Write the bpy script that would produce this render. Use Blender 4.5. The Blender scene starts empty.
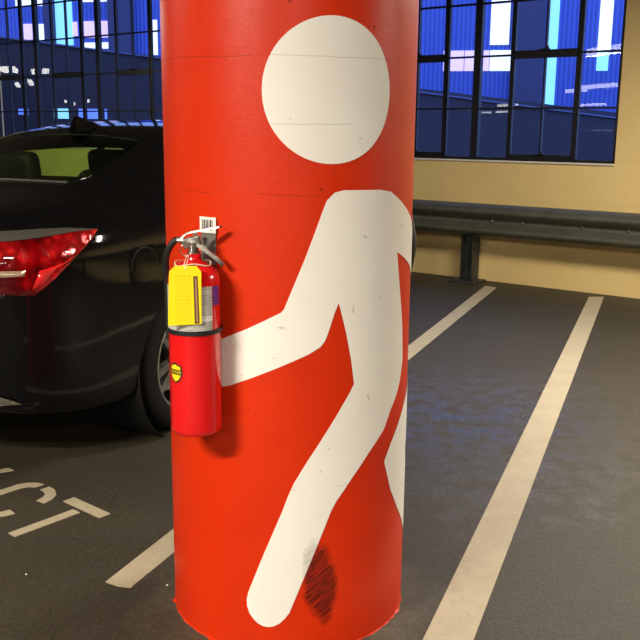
import bpy, bmesh, math, random
from mathutils import Vector, Matrix
from mathutils.geometry import delaunay_2d_cdt
random.seed(7)
PI = math.pi
scene = bpy.context.scene
col = scene.collection

# ------------------------------------------------------------------ helpers
def link(o, parent=None):
    col.objects.link(o)
    if parent is not None:
        o.parent = parent
    return o

def mesh_obj(name, bm, mats, parent=None, smooth=False, label=None):
    me = bpy.data.meshes.new(name)
    bm.normal_update()
    bm.to_mesh(me); bm.free()
    for m in (mats if isinstance(mats, (list, tuple)) else [mats]):
        me.materials.append(m)
    if smooth:
        for p in me.polygons: p.use_smooth = True
    o = bpy.data.objects.new(name, me)
    link(o, parent)
    if label: o['label'] = label
    return o

def tag(o, label, cat, group=None, kind=None):
    o['label'] = label; o['category'] = cat
    if group: o['group'] = group
    if kind: o['kind'] = kind
    return o

def struct(o, label=None):
    o['kind'] = 'structure'
    if label: o['label'] = label
    return o

def empty(name, loc=(0, 0, 0), rz=0):
    o = bpy.data.objects.new(name, None)
    o.empty_display_size = .1
    o.location = loc; o.rotation_euler = (0, 0, rz)
    return link(o)

def box(bm, c, s, rot=None, bevel=0, seg=2):
    M = Matrix.Translation(c)
    if rot is not None: M = M @ rot
    M = M @ Matrix.Diagonal((s[0], s[1], s[2], 1))
    r = bmesh.ops.create_cube(bm, size=1, matrix=M)
    if bevel:
        vs = set(r['verts'])
        es = [e for e in bm.edges if e.verts[0] in vs and e.verts[1] in vs]
        bmesh.ops.bevel(bm, geom=es, offset=bevel, segments=seg, profile=.5, affect='EDGES')

def lathe(bm, prof, n=48, M=None):
    M = M or Matrix()
    rings = []
    for r, z in prof:
        if r < 1e-6:
            rings.append([bm.verts.new(M @ Vector((0, 0, z)))])
        else:
            rings.append([bm.verts.new(M @ Vector((r*math.cos(2*PI*i/n), r*math.sin(2*PI*i/n), z))) for i in range(n)])
    for a, b in zip(rings, rings[1:]):
        for i in range(n):
            j = (i+1) % n
            if len(a) == 1 and len(b) == 1: continue
            if len(a) == 1: bm.faces.new((a[0], b[j], b[i]))
            elif len(b) == 1: bm.faces.new((a[i], a[j], b[0]))
            else: bm.faces.new((a[i], a[j], b[j], b[i]))

def tube(bm, pts, rad, n=10, closed=False):
    pts = [Vector(p) for p in pts]
    m = len(pts); rings = []
    prev = None
    for i, p in enumerate(pts):
        if closed: t = pts[(i+1) % m]-pts[i-1]
        else: t = pts[min(i+1, m-1)]-pts[max(i-1, 0)]
        t.normalize()
        if prev is None:
            a = Vector((0, 0, 1)) if abs(t.z) < .9 else Vector((1, 0, 0))
            x = t.cross(a).normalized()
        else:
            x = (prev-t*prev.dot(t)).normalized()
        prev = x; y = t.cross(x)
        r = rad[i] if isinstance(rad, (list, tuple)) else rad
        rings.append([bm.verts.new(p+x*r*math.cos(2*PI*k/n)+y*r*math.sin(2*PI*k/n)) for k in range(n)])
    for i in range(m if closed else m-1):
        a = rings[i]; b = rings[(i+1) % m]
        for k in range(n):
            bm.faces.new((a[k], a[(k+1) % n], b[(k+1) % n], b[k]))
    if not closed:
        bm.faces.new(rings[0][::-1]); bm.faces.new(rings[-1])

def crv(pts, k=6):
    pts = [Vector(p) for p in pts]; out = []
    P = [2*pts[0]-pts[1]]+pts+[2*pts[-1]-pts[-2]]
    for i in range(1, len(P)-2):
        for j in range(k):
            t = j/k; a, b, c, d = P[i-1], P[i], P[i+1], P[i+2]
            out.append(.5*((2*b)+(c-a)*t+(2*a-5*b+4*c-d)*t*t+(3*b-a-3*c+d)*t**3))
    out.append(pts[-1]); return out

def prism(bm, poly, z0, z1, M=None):
    M = M or Matrix()
    lo = [bm.verts.new(M @ Vector((x, y, z0))) for x, y in poly]
    hi = [bm.verts.new(M @ Vector((x, y, z1))) for x, y in poly]
    n = len(poly)
    bm.faces.new(lo[::-1]); bm.faces.new(hi)
    for i in range(n):
        bm.faces.new((lo[i], lo[(i+1) % n], hi[(i+1) % n], hi[i]))

def recalc(bm): bmesh.ops.recalc_face_normals(bm, faces=bm.faces[:])

def inpoly(x, y, P):
    c = False; j = len(P)-1
    for i in range(len(P)):
        if (P[i][1] > y) != (P[j][1] > y) and x < (P[j][0]-P[i][0])*(y-P[i][1])/(P[j][1]-P[i][1])+P[i][0]: c = not c
        j = i
    return c
def wrap_poly(bm, poly, R, step, mi=0):
    """outline (arc length, height) laid onto a cylinder of radius R about z, angle 0 facing -Y"""
    xs = [p[0] for p in poly]; zs = [p[1] for p in poly]
    co = [Vector(p) for p in poly]; n0 = len(co); ed = []
    x = min(xs)+step*.5
    while x < max(xs):
        co += [Vector((x, min(zs)-.1)), Vector((x, max(zs)+.1))]; ed.append((len(co)-2, len(co)-1)); x += step
    r = delaunay_2d_cdt(co, ed, [list(range(n0))], 1, 1e-7)
    vv = [bm.verts.new((p.x, 0, p.y)) for p in r[0]]
    for f in r[2]:
        c = sum((r[0][k] for k in f), Vector((0, 0)))/len(f)
        if inpoly(c.x, c.y, poly): bm.faces.new([vv[k] for k in f])
    for v in [v for v in bm.verts if not v.link_faces]: bm.verts.remove(v)
    for v in bm.verts[:]:
        a = v.co.x/R
        v.co = Vector((R*math.sin(a), -R*math.cos(a), v.co.z))
    for f in bm.faces[:]:
        f.material_index = mi
        f.normal_update()
        c = f.calc_center_median()
        if f.normal.dot(Vector((c.x, c.y, 0))) < 0: f.normal_flip()

def radial_normals(o):
    me = o.data
    for p in me.polygons: p.use_smooth = True
    me.normals_split_custom_set_from_vertices([Vector((v.co.x, v.co.y, 0)).normalized() for v in me.vertices])

def solid(o, t, off=1):
    m = o.modifiers.new('thick', 'SOLIDIFY'); m.thickness = t; m.offset = off
    return o

# ------------------------------------------------------------------ materials
def mat(name, color, rough=.5, metal=0, coat=0, spec=.5, emit=None, estr=0, trans=0):
    m = bpy.data.materials.new(name); m.use_nodes = True
    b = m.node_tree.nodes['Principled BSDF']
    b.inputs['Base Color'].default_value = (*color, 1)
    b.inputs['Roughness'].default_value = rough
    b.inputs['Metallic'].default_value = metal
    b.inputs['Coat Weight'].default_value = coat
    b.inputs['Coat Roughness'].default_value = .03
    b.inputs['Specular IOR Level'].default_value = spec
    b.inputs['Transmission Weight'].default_value = trans
    if emit:
        b.inputs['Emission Color'].default_value = (*emit, 1)
        b.inputs['Emission Strength'].default_value = estr
    return m

class NT:
    def __init__(s, m): s.t = m.node_tree; s.b = s.t.nodes['Principled BSDF']
    def n(s, typ, **kw):
        nd = s.t.nodes.new(typ)
        for k, v in kw.items(): setattr(nd, k, v)
        return nd
    def l(s, a, b): s.t.links.new(a, b)
    def val(s, x):
        return x
    def math(s, op, a, b=None, c=None, clamp=False):
        nd = s.n('ShaderNodeMath', operation=op); nd.use_clamp = clamp
        for i, x in enumerate((a, b, c)):
            if x is None: continue
            if isinstance(x, (int, float)): nd.inputs[i].default_value = x
            else: s.l(x, nd.inputs[i])
        return nd.outputs[0]
    def coord(s, kind='Object'): return s.n('ShaderNodeTexCoord').outputs[kind]
    def noise(s, vec, scale, detail=4, rough=.55, stretch=None):
        if stretch:
            mp = s.n('ShaderNodeMapping'); mp.inputs['Scale'].default_value = stretch
            s.l(vec, mp.inputs['Vector']); vec = mp.outputs[0]
        nd = s.n('ShaderNodeTexNoise'); nd.inputs['Scale'].default_value = scale
        nd.inputs['Detail'].default_value = detail; nd.inputs['Roughness'].default_value = rough
        s.l(vec, nd.inputs['Vector']); return nd.outputs['Fac']
    def ramp(s, fac, stops):
        r = s.n('ShaderNodeValToRGB'); e = r.color_ramp.elements
        while len(e) < len(stops): e.new(.5)
        for el, (p, c) in zip(e, stops):
            el.position = p; el.color = (c, c, c, 1) if isinstance(c, (int, float)) else (*c, 1)
        s.l(fac, r.inputs[0]); return r.outputs[0]
    def mix(s, fac, a, b, typ='MIX'):
        nd = s.n('ShaderNodeMix', data_type='RGBA', blend_type=typ)
        for i, x in ((0, fac), (6, a), (7, b)):
            if isinstance(x, (int, float)): nd.inputs[i].default_value = x
            elif isinstance(x, tuple): nd.inputs[i].default_value = (*x, 1)
            else: s.l(x, nd.inputs[i])
        return nd.outputs[2]
    def bump(s, h, strength=.3, dist=.01):
        b = s.n('ShaderNodeBump'); b.inputs['Strength'].default_value = strength
        b.inputs['Distance'].default_value = dist
        s.l(h, b.inputs['Height']); s.l(b.outputs[0], s.b.inputs['Normal'])
    def sep(s, vec):
        nd = s.n('ShaderNodeSeparateXYZ'); s.l(vec, nd.inputs[0]); return nd.outputs

PX, PY, PR = -.0899, 2.5434, .347          # the pillar

def m_floor():
    m = mat('asphalt_floor', (.06, .055, .04), .45, spec=.4)
    t = NT(m); c = t.n('ShaderNodeNewGeometry').outputs['Position']
    big = t.noise(c, .9, 5, .6); mid = t.noise(c, 6, 4, .6); fine = t.noise(c, 150, 3, .8)
    base = t.mix(t.ramp(big, [(.3, 0), (.7, 1)]), (.026, .021, .011), (.042, .035, .019))
    base = t.mix(t.ramp(mid, [(.35, 0), (.7, 1)]), base, (.034, .029, .019))
    base = t.mix(t.ramp(fine, [(.52, 0), (.70, 1)]), base, (.12, .105, .075))
    # worn pale dusty ring round the pillar
    mp = t.n('ShaderNodeVectorMath', operation='DISTANCE'); t.l(c, mp.inputs[0]); mp.inputs[1].default_value = (PX, PY, 0)
    d = t.math('ADD', mp.outputs['Value'], t.math('MULTIPLY', t.noise(c, 7, 3), .25))
    near = t.ramp(d, [(.47, 1), (.62, 0)])
    base = t.mix(t.math('MULTIPLY', near, .55), base, (.11, .095, .07))
    base = t.mix(t.ramp(t.noise(c, 45, 4, .75), [(.4, 0), (.62, 1)]), base, t.mix(1.0, base, (.72, .70, .66), 'MULTIPLY'))
    t.l(base, t.b.inputs['Base Color'])
    # polished patch: smooth islands in the traffic lane
    wet = t.n('ShaderNodeVectorMath', operation='DISTANCE'); t.l(c, wet.inputs[0]); wet.inputs[1].default_value = (.75, 4.2, 0)
    wd_ = t.ramp(t.math('ADD', wet.outputs['Value'], t.math('MULTIPLY', t.noise(c, 3.2, 5, .7), 1.6)), [(1.1, 1), (1.1, 1)])
    wd_ = t.math('SUBTRACT', 1, t.math('MULTIPLY', t.math('ADD', wet.outputs['Value'], t.math('MULTIPLY', t.noise(c, 3.2, 5, .7), 1.4)), .5), clamp=True)
    isl = t.math('MULTIPLY', t.ramp(t.noise(c, 9, 4, .7), [(.40, 0), (.58, 1)]), t.math('ADD', .35, t.math('MULTIPLY', t.ramp(t.noise(c, 75, 3, .7), [(.45, 0), (.55, 1)]), .65)))
    slick = t.math('MULTIPLY', t.math('MULTIPLY', wd_, 1.5, clamp=True), isl)
    rough = t.math('SUBTRACT', t.math('ADD', .56, t.math('MULTIPLY', mid, .12)), t.math('MULTIPLY', slick, .50))
    t.l(rough, t.b.inputs['Roughness'])
    t.l(t.math('ADD', .4, t.math('MULTIPLY', slick, 1.0)), t.b.inputs['Specular IOR Level'])
    t.bump(t.math('ADD', t.math('MULTIPLY', fine, 1), t.math('MULTIPLY', t.noise(c, 45, 4, .7), 1.2)), .3, .003)
    return m

def m_cream(name='cream_wall', k=1):
    m = mat(name, (.62*k, .45*k, .17*k), .62)
    t = NT(m); c = t.coord()
    a = t.noise(c, 1.3, 5, .6); b = t.noise(c, 30, 4, .7)
    base = t.mix(t.ramp(a, [(.3, 0), (.7, 1)]), (.68*k, .50*k, .21*k), (.75*k, .565*k, .245*k))
    base = t.mix(t.math('MULTIPLY', t.ramp(b, [(.6, 0), (.75, 1)]), .25), base, (.42*k, .32*k, .15*k))
    # board lines of the old formwork under the paint
    z = t.sep(c)[2]
    ln = t.math('PINGPONG', z, .19)
    t.l(base, t.b.inputs['Base Color'])
    t.bump(t.math('ADD', t.math('MULTIPLY', b, .5), t.ramp(ln, [(0, 0), (.03, 1)])), .25, .004)
    return m

def m_pillar():
    m = mat('red_pillar_paint', (.86, .028, .003), .42, spec=.3)
    t = NT(m); c = t.coord(); s = t.sep(c)
    a = t.noise(c, 3, 5, .6); b = t.noise(c, 60, 4, .7)
    base = t.mix(t.ramp(a, [(.3, 0), (.7, 1)]), (.58, .023, .001), (.66, .031, .0015))
    pit = t.ramp(t.noise(c, 38, 2, .5), [(.72, 0), (.755, 1)])
    base = t.mix(t.math('MULTIPLY', pit, .6), base, (.25, .01, .002))
    # hairline seams
    seam = None
    for z, w, sc in ((1.571, .0012, 2.1), (1.412, .001, 3.3), (1.243, .0011, 2.7), (.476, .001, 3.0), (.93, .0008, 4.1)):
        d = t.math('ABSOLUTE', t.math('SUBTRACT', t.math('ADD', s[2], t.math('MULTIPLY', t.noise(c, sc*2, 3), .018)), z+.009))
        l = t.math('LESS_THAN', d, w)
        l = t.math('MULTIPLY', l, t.math('GREATER_THAN', t.noise(c, sc, 2), .5))
        seam = l if seam is None else t.math('MAXIMUM', seam, l)
    base = t.mix(t.math('MULTIPLY', seam, .45), base, (.22, .01, .002))
    base = scuff(t, c, s, base, .93, (.050, .004, .003))
    t.l(base, t.b.inputs['Base Color'])
    t.bump(t.math('ADD', t.math('MULTIPLY', b, .6), t.math('SUBTRACT', t.noise(c, 9, 3), t.math('ADD', seam, pit))), .35, .003)
    return m

def scuff(t, c, s, base, k, colr):
    # black tyre or bumper rub on the lower front, slanting strokes
    # patch axis runs from (x .07,z .33) to (x .115,z .09) on the pillar face
    x = t.math('SUBTRACT', s[0], t.math('ADD', .098, t.math('MULTIPLY', t.math('SUBTRACT', s[2], .20), -.12)))
    z = t.math('SUBTRACT', s[2], .205)
    e = t.math('ADD', t.math('POWER', t.math('DIVIDE', x, .044), 2), t.math('POWER', t.math('DIVIDE', z, .115), 2))
    inside = t.math('SUBTRACT', 1.25, t.math('ADD', e, t.math('MULTIPLY', t.math('SUBTRACT', t.noise(c, 25, 3), .5), 1.5)), clamp=True)
    front = t.math('LESS_THAN', s[1], 0)
    mp = t.n('ShaderNodeMapping'); mp.inputs['Rotation'].default_value = (0, math.radians(38), 0)
    t.l(c, mp.inputs['Vector'])
    st = t.ramp(t.noise(mp.outputs[0], 30, 4, .7, stretch=(.35, 1, 7)), [(.34, 0), (.56, 1)])
    st = t.math('ADD', .35, t.math('MULTIPLY', st, .65))
    f = t.math('MULTIPLY', t.math('MULTIPLY', t.math('MULTIPLY', inside, 1.6, clamp=True), st), t.math('MULTIPLY', front, k), clamp=True)
    return t.mix(f, base, colr)

def m_white_figure():
    m = mat('white_figure_paint', (.86, .80, .70), .45, spec=.3)
    t = NT(m); c = t.coord(); s = t.sep(c)
    a = t.noise(c, 4, 4)
    base = t.mix(t.ramp(a, [(.3, 0), (.7, 1)]), (.83, .79, .74), (.88, .85, .80))
    pit = t.ramp(t.noise(c, 38, 2, .5), [(.73, 0), (.75, 1)])
    base = t.mix(t.math('MULTIPLY', pit, .45), base, (.35, .30, .25))
    seam = None
    for z, w, sc in ((1.571, .0011, 2.1), (1.412, .0010, 3.3), (.476, .001, 3.0)):
        d = t.math('ABSOLUTE', t.math('SUBTRACT', t.math('ADD', s[2], t.math('MULTIPLY', t.noise(c, sc*2, 3), .018)), z+.009))
        l = t.math('MULTIPLY', t.math('LESS_THAN', d, w), t.math('GREATER_THAN', t.noise(c, sc, 2), .48))
        seam = l if seam is None else t.math('MAXIMUM', seam, l)
    base = t.mix(t.math('MULTIPLY', seam, .35), base, (.3, .25, .2))
    base = scuff(t, c, s, base, .5, (.25, .22, .19))
    t.l(base, t.b.inputs['Base Color'])
    t.bump(t.math('SUBTRACT', t.math('MULTIPLY', t.noise(c, 60, 4, .7), .6), t.math('ADD', seam, pit)), .3, .003)
    return m

def m_line():
    m = mat('worn_line_paint', (.5, .44, .32), .6)
    t = NT(m); c = t.coord('Object')
    g = t.n('ShaderNodeNewGeometry').outputs['Position']
    w = t.ramp(t.noise(g, 5, 6, .75), [(.36, 1), (.62, 0)]); f = t.noise(g, 220, 2, .8)
    base = t.mix(t.math('MULTIPLY', w, .35), (.43, .37, .26), (.24, .20, .13))
    base = t.mix(t.ramp(f, [(.58, 0), (.66, 1)]), base, (.24, .21, .15))
    t.l(base, t.b.inputs['Base Color']); t.bump(f, .4, .003)
    return m

def m_glass(name, tint, ior=1.5):
    m = bpy.data.materials.new(name); m.use_nodes = True
    nt = m.node_tree; nt.nodes.clear()
    o = nt.nodes.new('ShaderNodeOutputMaterial'); mx = nt.nodes.new('ShaderNodeMixShader')
    tr = nt.nodes.new('ShaderNodeBsdfTransparent'); gl = nt.nodes.new('ShaderNodeBsdfGlossy')
    fr = nt.nodes.new('ShaderNodeFresnel'); fr.inputs[0].default_value = ior
    ge = nt.nodes.new('ShaderNodeNewGeometry'); mi = nt.nodes.new('ShaderNodeMapRange')
    mi.inputs['To Min'].default_value = ior; mi.inputs['To Max'].default_value = 1/ior
    nt.links.new(ge.outputs['Backfacing'], mi.inputs[0]); nt.links.new(mi.outputs[0], fr.inputs[0])
    tr.inputs[0].default_value = (*tint, 1); gl.inputs['Roughness'].default_value = 0
    nt.links.new(fr.outputs[0], mx.inputs[0]); nt.links.new(tr.outputs[0], mx.inputs[1])
    nt.links.new(gl.outputs[0], mx.inputs[2]); nt.links.new(mx.outputs[0], o.inputs[0])
    return m

def m_facade():
    m = mat('blue_corrugated_cladding', (.10, .17, .9), .5)
    t = NT(m); c = t.coord(); s = t.sep(c)
    w = t.math('PINGPONG', s[0], .055)
    r = t.ramp(t.math('MULTIPLY', w, 18), [(.2, 0), (.6, 1)])
    base = t.mix(r, (.075, .125, .50), (.12, .19, .70))
    t.l(base, t.b.inputs['Base Color']); t.bump(r, .6, .02)
    return m

def m_steel(name, colr, rough, metal=1, sc=8):
    m = mat(name, colr, rough, metal)
    t = NT(m); c = t.coord(); a = t.noise(c, sc, 5, .65)
    t.l(t.mix(t.ramp(a, [(.3, 0), (.7, 1)]), tuple(x*.7 for x in colr), colr), t.b.inputs['Base Color'])
    t.l(t.math('ADD', rough-.08, t.math('MULTIPLY', a, .2)), t.b.inputs['Roughness'])
    return m

def m_lens():
    m = mat('red_lamp_lens', (.62, .004, .008), .12, coat=1)
    t = NT(m); c = t.coord()
    v = t.n('ShaderNodeTexVoronoi'); v.inputs['Scale'].default_value = 24; t.l(c, v.inputs['Vector'])
    base = t.mix(t.ramp(v.outputs['Distance'], [(.1, 1), (.6, 0)]), (.42, .001, .004), (.95, .012, .015))
    base = t.mix(t.ramp(t.noise(c, 9, 3), [(.4, 0), (.62, 1)]), base, (.12, .0, .003))
    t.l(base, t.b.inputs['Base Color'])
    t.b.inputs['Metallic'].default_value = .45
    t.bump(v.outputs['Distance'], .5, .006)
    return m

def m_sticker_text():
    m = mat('printed_label', (.55, .53, .5), .4)
    t = NT(m); c = t.coord(); s = t.sep(c)
    row = t.math('GREATER_THAN', t.math('PINGPONG', s[2], .0035), .0019)
    wd_ = t.math('GREATER_THAN', t.noise(c, 420, 2, .8, stretch=(1, 1, .3)), .5)
    blk = t.math('GREATER_THAN', t.noise(c, 60, 1, .5, stretch=(.25, .25, 1)), .45)
    f = t.math('MULTIPLY', t.math('MULTIPLY', row, wd_), t.math('MULTIPLY', blk, .65))
    base = t.mix(f, (.50, .48, .44), (.10, .09, .09))
    band = t.math('MULTIPLY', t.math('GREATER_THAN', s[2], .297), t.math('LESS_THAN', s[2], .309))
    base = t.mix(t.math('MULTIPLY', band, t.math('SUBTRACT', 1, f)), base, (.85, .83, .8))
    t.l(base, t.b.inputs['Base Color'])
    return m

def m_tag():
    m = mat('yellow_tag_card', (.9, .72, .0), .5)
    t = NT(m); c = t.coord(); s = t.sep(c)
    gx = t.math('LESS_THAN', t.math('PINGPONG', s[0], .0042), .0004)
    gz = t.math('LESS_THAN', t.math('PINGPONG', s[2], .0042), .0004)
    g = t.math('MAXIMUM', gx, gz)
    ins = t.math('MULTIPLY', t.math('GREATER_THAN', s[0], -.050), t.math('LESS_THAN', s[0], -.009))
    ins = t.math('MULTIPLY', ins, t.math('MULTIPLY', t.math('GREATER_THAN', s[2], .302), t.math('LESS_THAN', s[2], .412)))
    dots = t.math('GREATER_THAN', t.noise(c, 700, 1), .6)
    r1 = t.math('LESS_THAN', t.math('ABSOLUTE', t.math('SUBTRACT', s[2], .409)), .0016)
    r2 = t.math('LESS_THAN', t.math('ABSOLUTE', t.math('SUBTRACT', s[2], .354)), .0016)
    rows = t.math('MULTIPLY', t.math('MAXIMUM', r1, r2), dots)
    f = t.math('MULTIPLY', t.math('MAXIMUM', t.math('MULTIPLY', g, .35), t.math('MULTIPLY', rows, .7)), ins)
    t.l(t.mix(f, (.93, .74, .0), (.25, .15, .0)), t.b.inputs['Base Color'])
    return m

M = dict(
    floor=m_floor(), cream=m_cream(), pillar=m_pillar(), white=m_white_figure(), line=m_line(),
    ceiling=mat('painted_ceiling', (.20, .17, .12), .8), dark_wall=mat('dim_far_wall', (.07, .06, .045), .8),
    frame=mat('black_window_frame', (.006, .006, .009), .4), bronze=mat('dark_handle_metal', (.03, .03, .035), .35, .6),
    pane=m_glass('window_glass', (.93, .95, 1.0)), facade=m_facade(),
    ramp=mat('dusky_concrete', (.058, .052, .075), .8), ext_col=mat('dark_blue_column', (.09, .085, .17), .8),
    lit_white=mat('lit_opening_white', (.8, .8, .8), .5, emit=(.80, .90, 1), estr=1.15),
    lit_pink=mat('lit_opening_pink', (.8, .6, .8), .5, emit=(.85, .62, .95), estr=.85),
    lit_teal=mat('lit_opening_teal', (.4, .8, .9), .5, emit=(.26, .72, 1), estr=1.0),
    lit_blue=mat('lit_opening_blue', (.2, .3, .9), .5, emit=(.12, .25, 1), estr=.9),
    rail=m_steel('galvanized_rail_steel', (.15, .15, .115), .36, .55), post=m_steel('galvanized_post_steel', (.13, .14, .13), .5),
    rubber=mat('black_rubber', (.008, .008, .008), .55), tube=mat('fluorescent_tube', (1, 1, 1), .4, emit=(1, .97, .90), estr=12),
    fixture=mat('white_fixture_metal', (.7, .7, .68), .4),
    ext_red=mat('extinguisher_red_enamel', (.72, .006, .008), .22, coat=.8), chrome=m_steel('polished_steel', (.62, .60, .54), .30, 1, 60),
    galv=m_steel('dull_bracket_steel', (.42, .41, .36), .42, .8, 60), label=m_sticker_text(), tagc=m_tag(),
    purple=mat('purple_sticker', (.10, .03, .28), .4), brown=mat('brown_strip', (.42, .20, .10), .5),
    ink=mat('black_ink', (.012, .01, .01), .5), yellow=mat('badge_yellow', (.92, .66, .01), .4),
    cord=mat('white_cord', (.75, .66, .5), .7), paper=mat('white_sticker', (.85, .83, .78), .5),
    grey=mat('grey_badge_band', (.15, .15, .15), .5),
    paint=mat('black_car_paint', (.004, .004, .0045), .06, coat=0, spec=.22),
    carglass=m_glass('tinted_car_glass', (.62, .84, .50)), trimb=mat('matte_black_trim', (.006, .006, .006), .6),
    lens=m_lens(), clear=mat('clear_reverse_lens', (.50, .36, .26), .15, .3, coat=1), bright=mat('bright_red_reflector', (.95, .02, .02), .15, .2, coat=1),
    tyre=mat('tyre_rubber', (.004, .004, .004), .85, spec=.2), alloy=m_steel('alloy_wheel_metal', (.42, .42, .42), .3, 1, 12),
    seat=mat('dark_seat_leather', (.022, .018, .012), .5), chrometrim=mat('chrome_trim', (.7, .68, .62), .15, 1),
)

# ------------------------------------------------------------------ the room: coordinates along (a) and out to (n) the window wall
W0 = -.65120759
WD = Vector((math.cos(W0), math.sin(W0), 0)); WN = Vector((-math.sin(W0), math.cos(W0), 0))
DW = 7.687
RW = Matrix.Rotation(W0, 4, 'Z')
def at_wall(o): o.rotation_euler = (0, 0, W0); return o          # local x = a, local y = n

def prism_local(name, boxes, m, bevel=0):
    bm = bmesh.new()
    for (x0, x1, y0, y1, z0, z1) in boxes:
        box(bm, ((x0+x1)/2, (y0+y1)/2, (z0+z1)/2), (x1-x0, y1-y0, z1-z0), bevel=bevel)
    return at_wall(mesh_obj(name, bm, m))

A0, A1, N0 = -52, 14, -50
CZ = 3.5
struct(prism_local('floor', [(A0, A1, N0, DW+.3, -.2, 0)], M['floor']), 'dark worn asphalt garage floor')
struct(prism_local('ceiling', [(A0, A1, N0, DW+.3, CZ, CZ+.2)], M['ceiling']))
SILL = 1.135; TOP = 3.42
L0, L1 = -12.06, -8.16; R0, R1 = -6.66, -2.71
struct(prism_local('wall_front', [(A0, A1, DW, DW+.3, 0, SILL), (A0, L0, DW, DW+.3, SILL, TOP), (L1, R0, DW, DW+.3, SILL, TOP),
       (R1, A1, DW, DW+.3, SILL, TOP), (A0, A1, DW, DW+.3, TOP, CZ)], M['cream']), 'cream painted wall below and between the black framed windows')
struct(prism_local('wall_back', [(A0, A1, N0-.3, N0, 0, CZ)], M['dark_wall']))
struct(prism_local('wall_left', [(A0-.3, A0, N0, DW, 0, CZ)], M['dark_wall']))
struct(prism_local('wall_right', [(A1, A1+.3, N0, DW, 0, CZ)], M['cream']))

def window(name, x0, x1, thick):
    root = struct(at_wall(empty(name)), 'black steel framed window bank in the cream wall')
    yf, yb = DW+.004, DW+.036
    ym = (yf+yb)/2; dy = yb-yf
    bm = bmesh.new()
    def vbar(x, w, z0=SILL, z1=TOP, d=dy, y=ym): box(bm, (x, y, (z0+z1)/2), (w, d, z1-z0))
    def hbar(z, w, a, b, d=dy, y=ym): box(bm, ((a+b)/2, y, z), (b-a, d, w))
    vbar(x0+.03, .06); vbar(x1-.012, .024)
    for x in thick: vbar(x, .070, d=dy+.02, y=ym-.008)
    hbar(SILL+.014, .028, x0, x1); hbar(TOP-.02, .04, x0, x1)
    for z in (1.603, 2.07, 2.535, 3.0): hbar(z, .017, x0, x1, d=.03)
    for x in thick+([thick[0]-1.3] if thick[0]-1.3 > x0-.2 else []):
        for dx in (.34, .975): 
            if x0 < x+dx < x1: vbar(x+dx, .032)
    mesh_obj('window_frame', bm, M['frame'], root)
    for x in thick+[thick[0]-1.3]:
        a, b = x+.354, x+.961
        if not (a < x0 or b > x1): pass
        if a < x0 or b > x1: continue
        for z0, z1 in ((SILL+.028, 2.0695), (2.0705, TOP-.04)):
            bm = bmesh.new()
            for (cx, cz, sx, sz) in (((a+b)/2, z0+.017, b-a, .034), ((a+b)/2, z1-.017, b-a, .034),
                                     (a+.008, (z0+z1)/2, .016, z1-z0), (b-.008, (z0+z1)/2, .016, z1-z0), ((a+b)/2, (z0+z1)/2, .017, z1-z0)):
                box(bm, (cx, ym-.008, cz), (sx, .034, sz))
            cs = mesh_obj('casement', bm, M['frame'], root)
            bm = bmesh.new()
            box(bm, ((a+b)/2, yf-.030, z0+.036), (.10, .02, .016), bevel=.004)
            box(bm, ((a+b)/2+.03, yf-.035, z0+.050), (.02, .03, .03), bevel=.004)
            mesh_obj('casement_handle', bm, M['bronze'], cs)
    bm = bmesh.new()
    q = [bm.verts.new(v) for v in ((x0+.005, ym, SILL+.005), (x1-.005, ym, SILL+.005), (x1-.005, ym, TOP-.005), (x0+.005, ym, TOP-.005))]
    bm.faces.new(q)
    mesh_obj('window_glass', bm, M['pane'], root)
    bm = bmesh.new()
    box(bm, ((x0+x1)/2, DW-.004, SILL-.008), (x1-x0, .03, .014), bevel=.002)
    mesh_obj('window_sill', bm, M['fixture'], root)
window('window_1', L0, L1, [-10.755, -9.455])
window('window_2', R0, R1, [-5.355, -4.055])

# ------------------------------------------------------------------ outside the windows
FA = math.radians(-13.3)
def fac_obj(name, rects, m, off, depth, parent=None):
    bm = bmesh.new()
    for (x0, z0, x1, z1) in rects:
        box(bm, ((x0+x1)/2, -off+depth/2, (z0+z1)/2), (x1-x0, depth, z1-z0))
    return mesh_obj(name, bm, m, parent)
bld = empty('office_building', (0, 24, 0), FA)
fx = (math.sin(math.radians(103.3)), math.cos(math.radians(103.3)))
FO = 24/1.0
# facade plane passes through (0,24); local x runs to the right along it, origin shifted to where x = 0 was measured
shift = 0 - (Vector((0, 24)).dot(Vector(fx)))
def fr(x0, z0, x1, z1): return (x0+shift, z0, x1+shift, z1)
tag(bld, 'blue corrugated building with lit openings seen through the black framed windows', 'building')
def fr(x0, z0, x1, z1): return (x0-(24*fx[1]), z0, x1-(24*fx[1]), z1)
wall = fac_obj('cladding', [(-16, 0, 16, 5.7)], M['facade'], 0, .4, bld)
for r in [(-1.28, 3.48, -.82, 4.56)]: fac_obj('lit_opening', [fr(*r)], M['lit_white'], .03, .05, bld)['label'] = 'tall white lit opening'
for x0, x1, mm in ((-2.41, -1.9, 'lit_pink'), (-1.88, -1.28, 'lit_pink'), (-1.26, -.66, 'lit_white')):
    fac_obj('lit_opening', [fr(x0, 2.86, x1, 3.35)], M[mm], .03, .05, bld)
fac_obj('lit_opening', [fr(.12, 1.6, .34, 5.5)], M['lit_teal'], .03, .05, bld)['label'] = 'tall narrow teal lit opening beside the dark column'
fac_obj('lit_opening', [fr(1.28, 3.3, 1.58, 5.5)], M['lit_white'], .03, .05, bld)
fac_obj('lit_opening', [fr(1.28, 2.85, 1.55, 3.28)], M['lit_teal'], .03, .05, bld)
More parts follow.
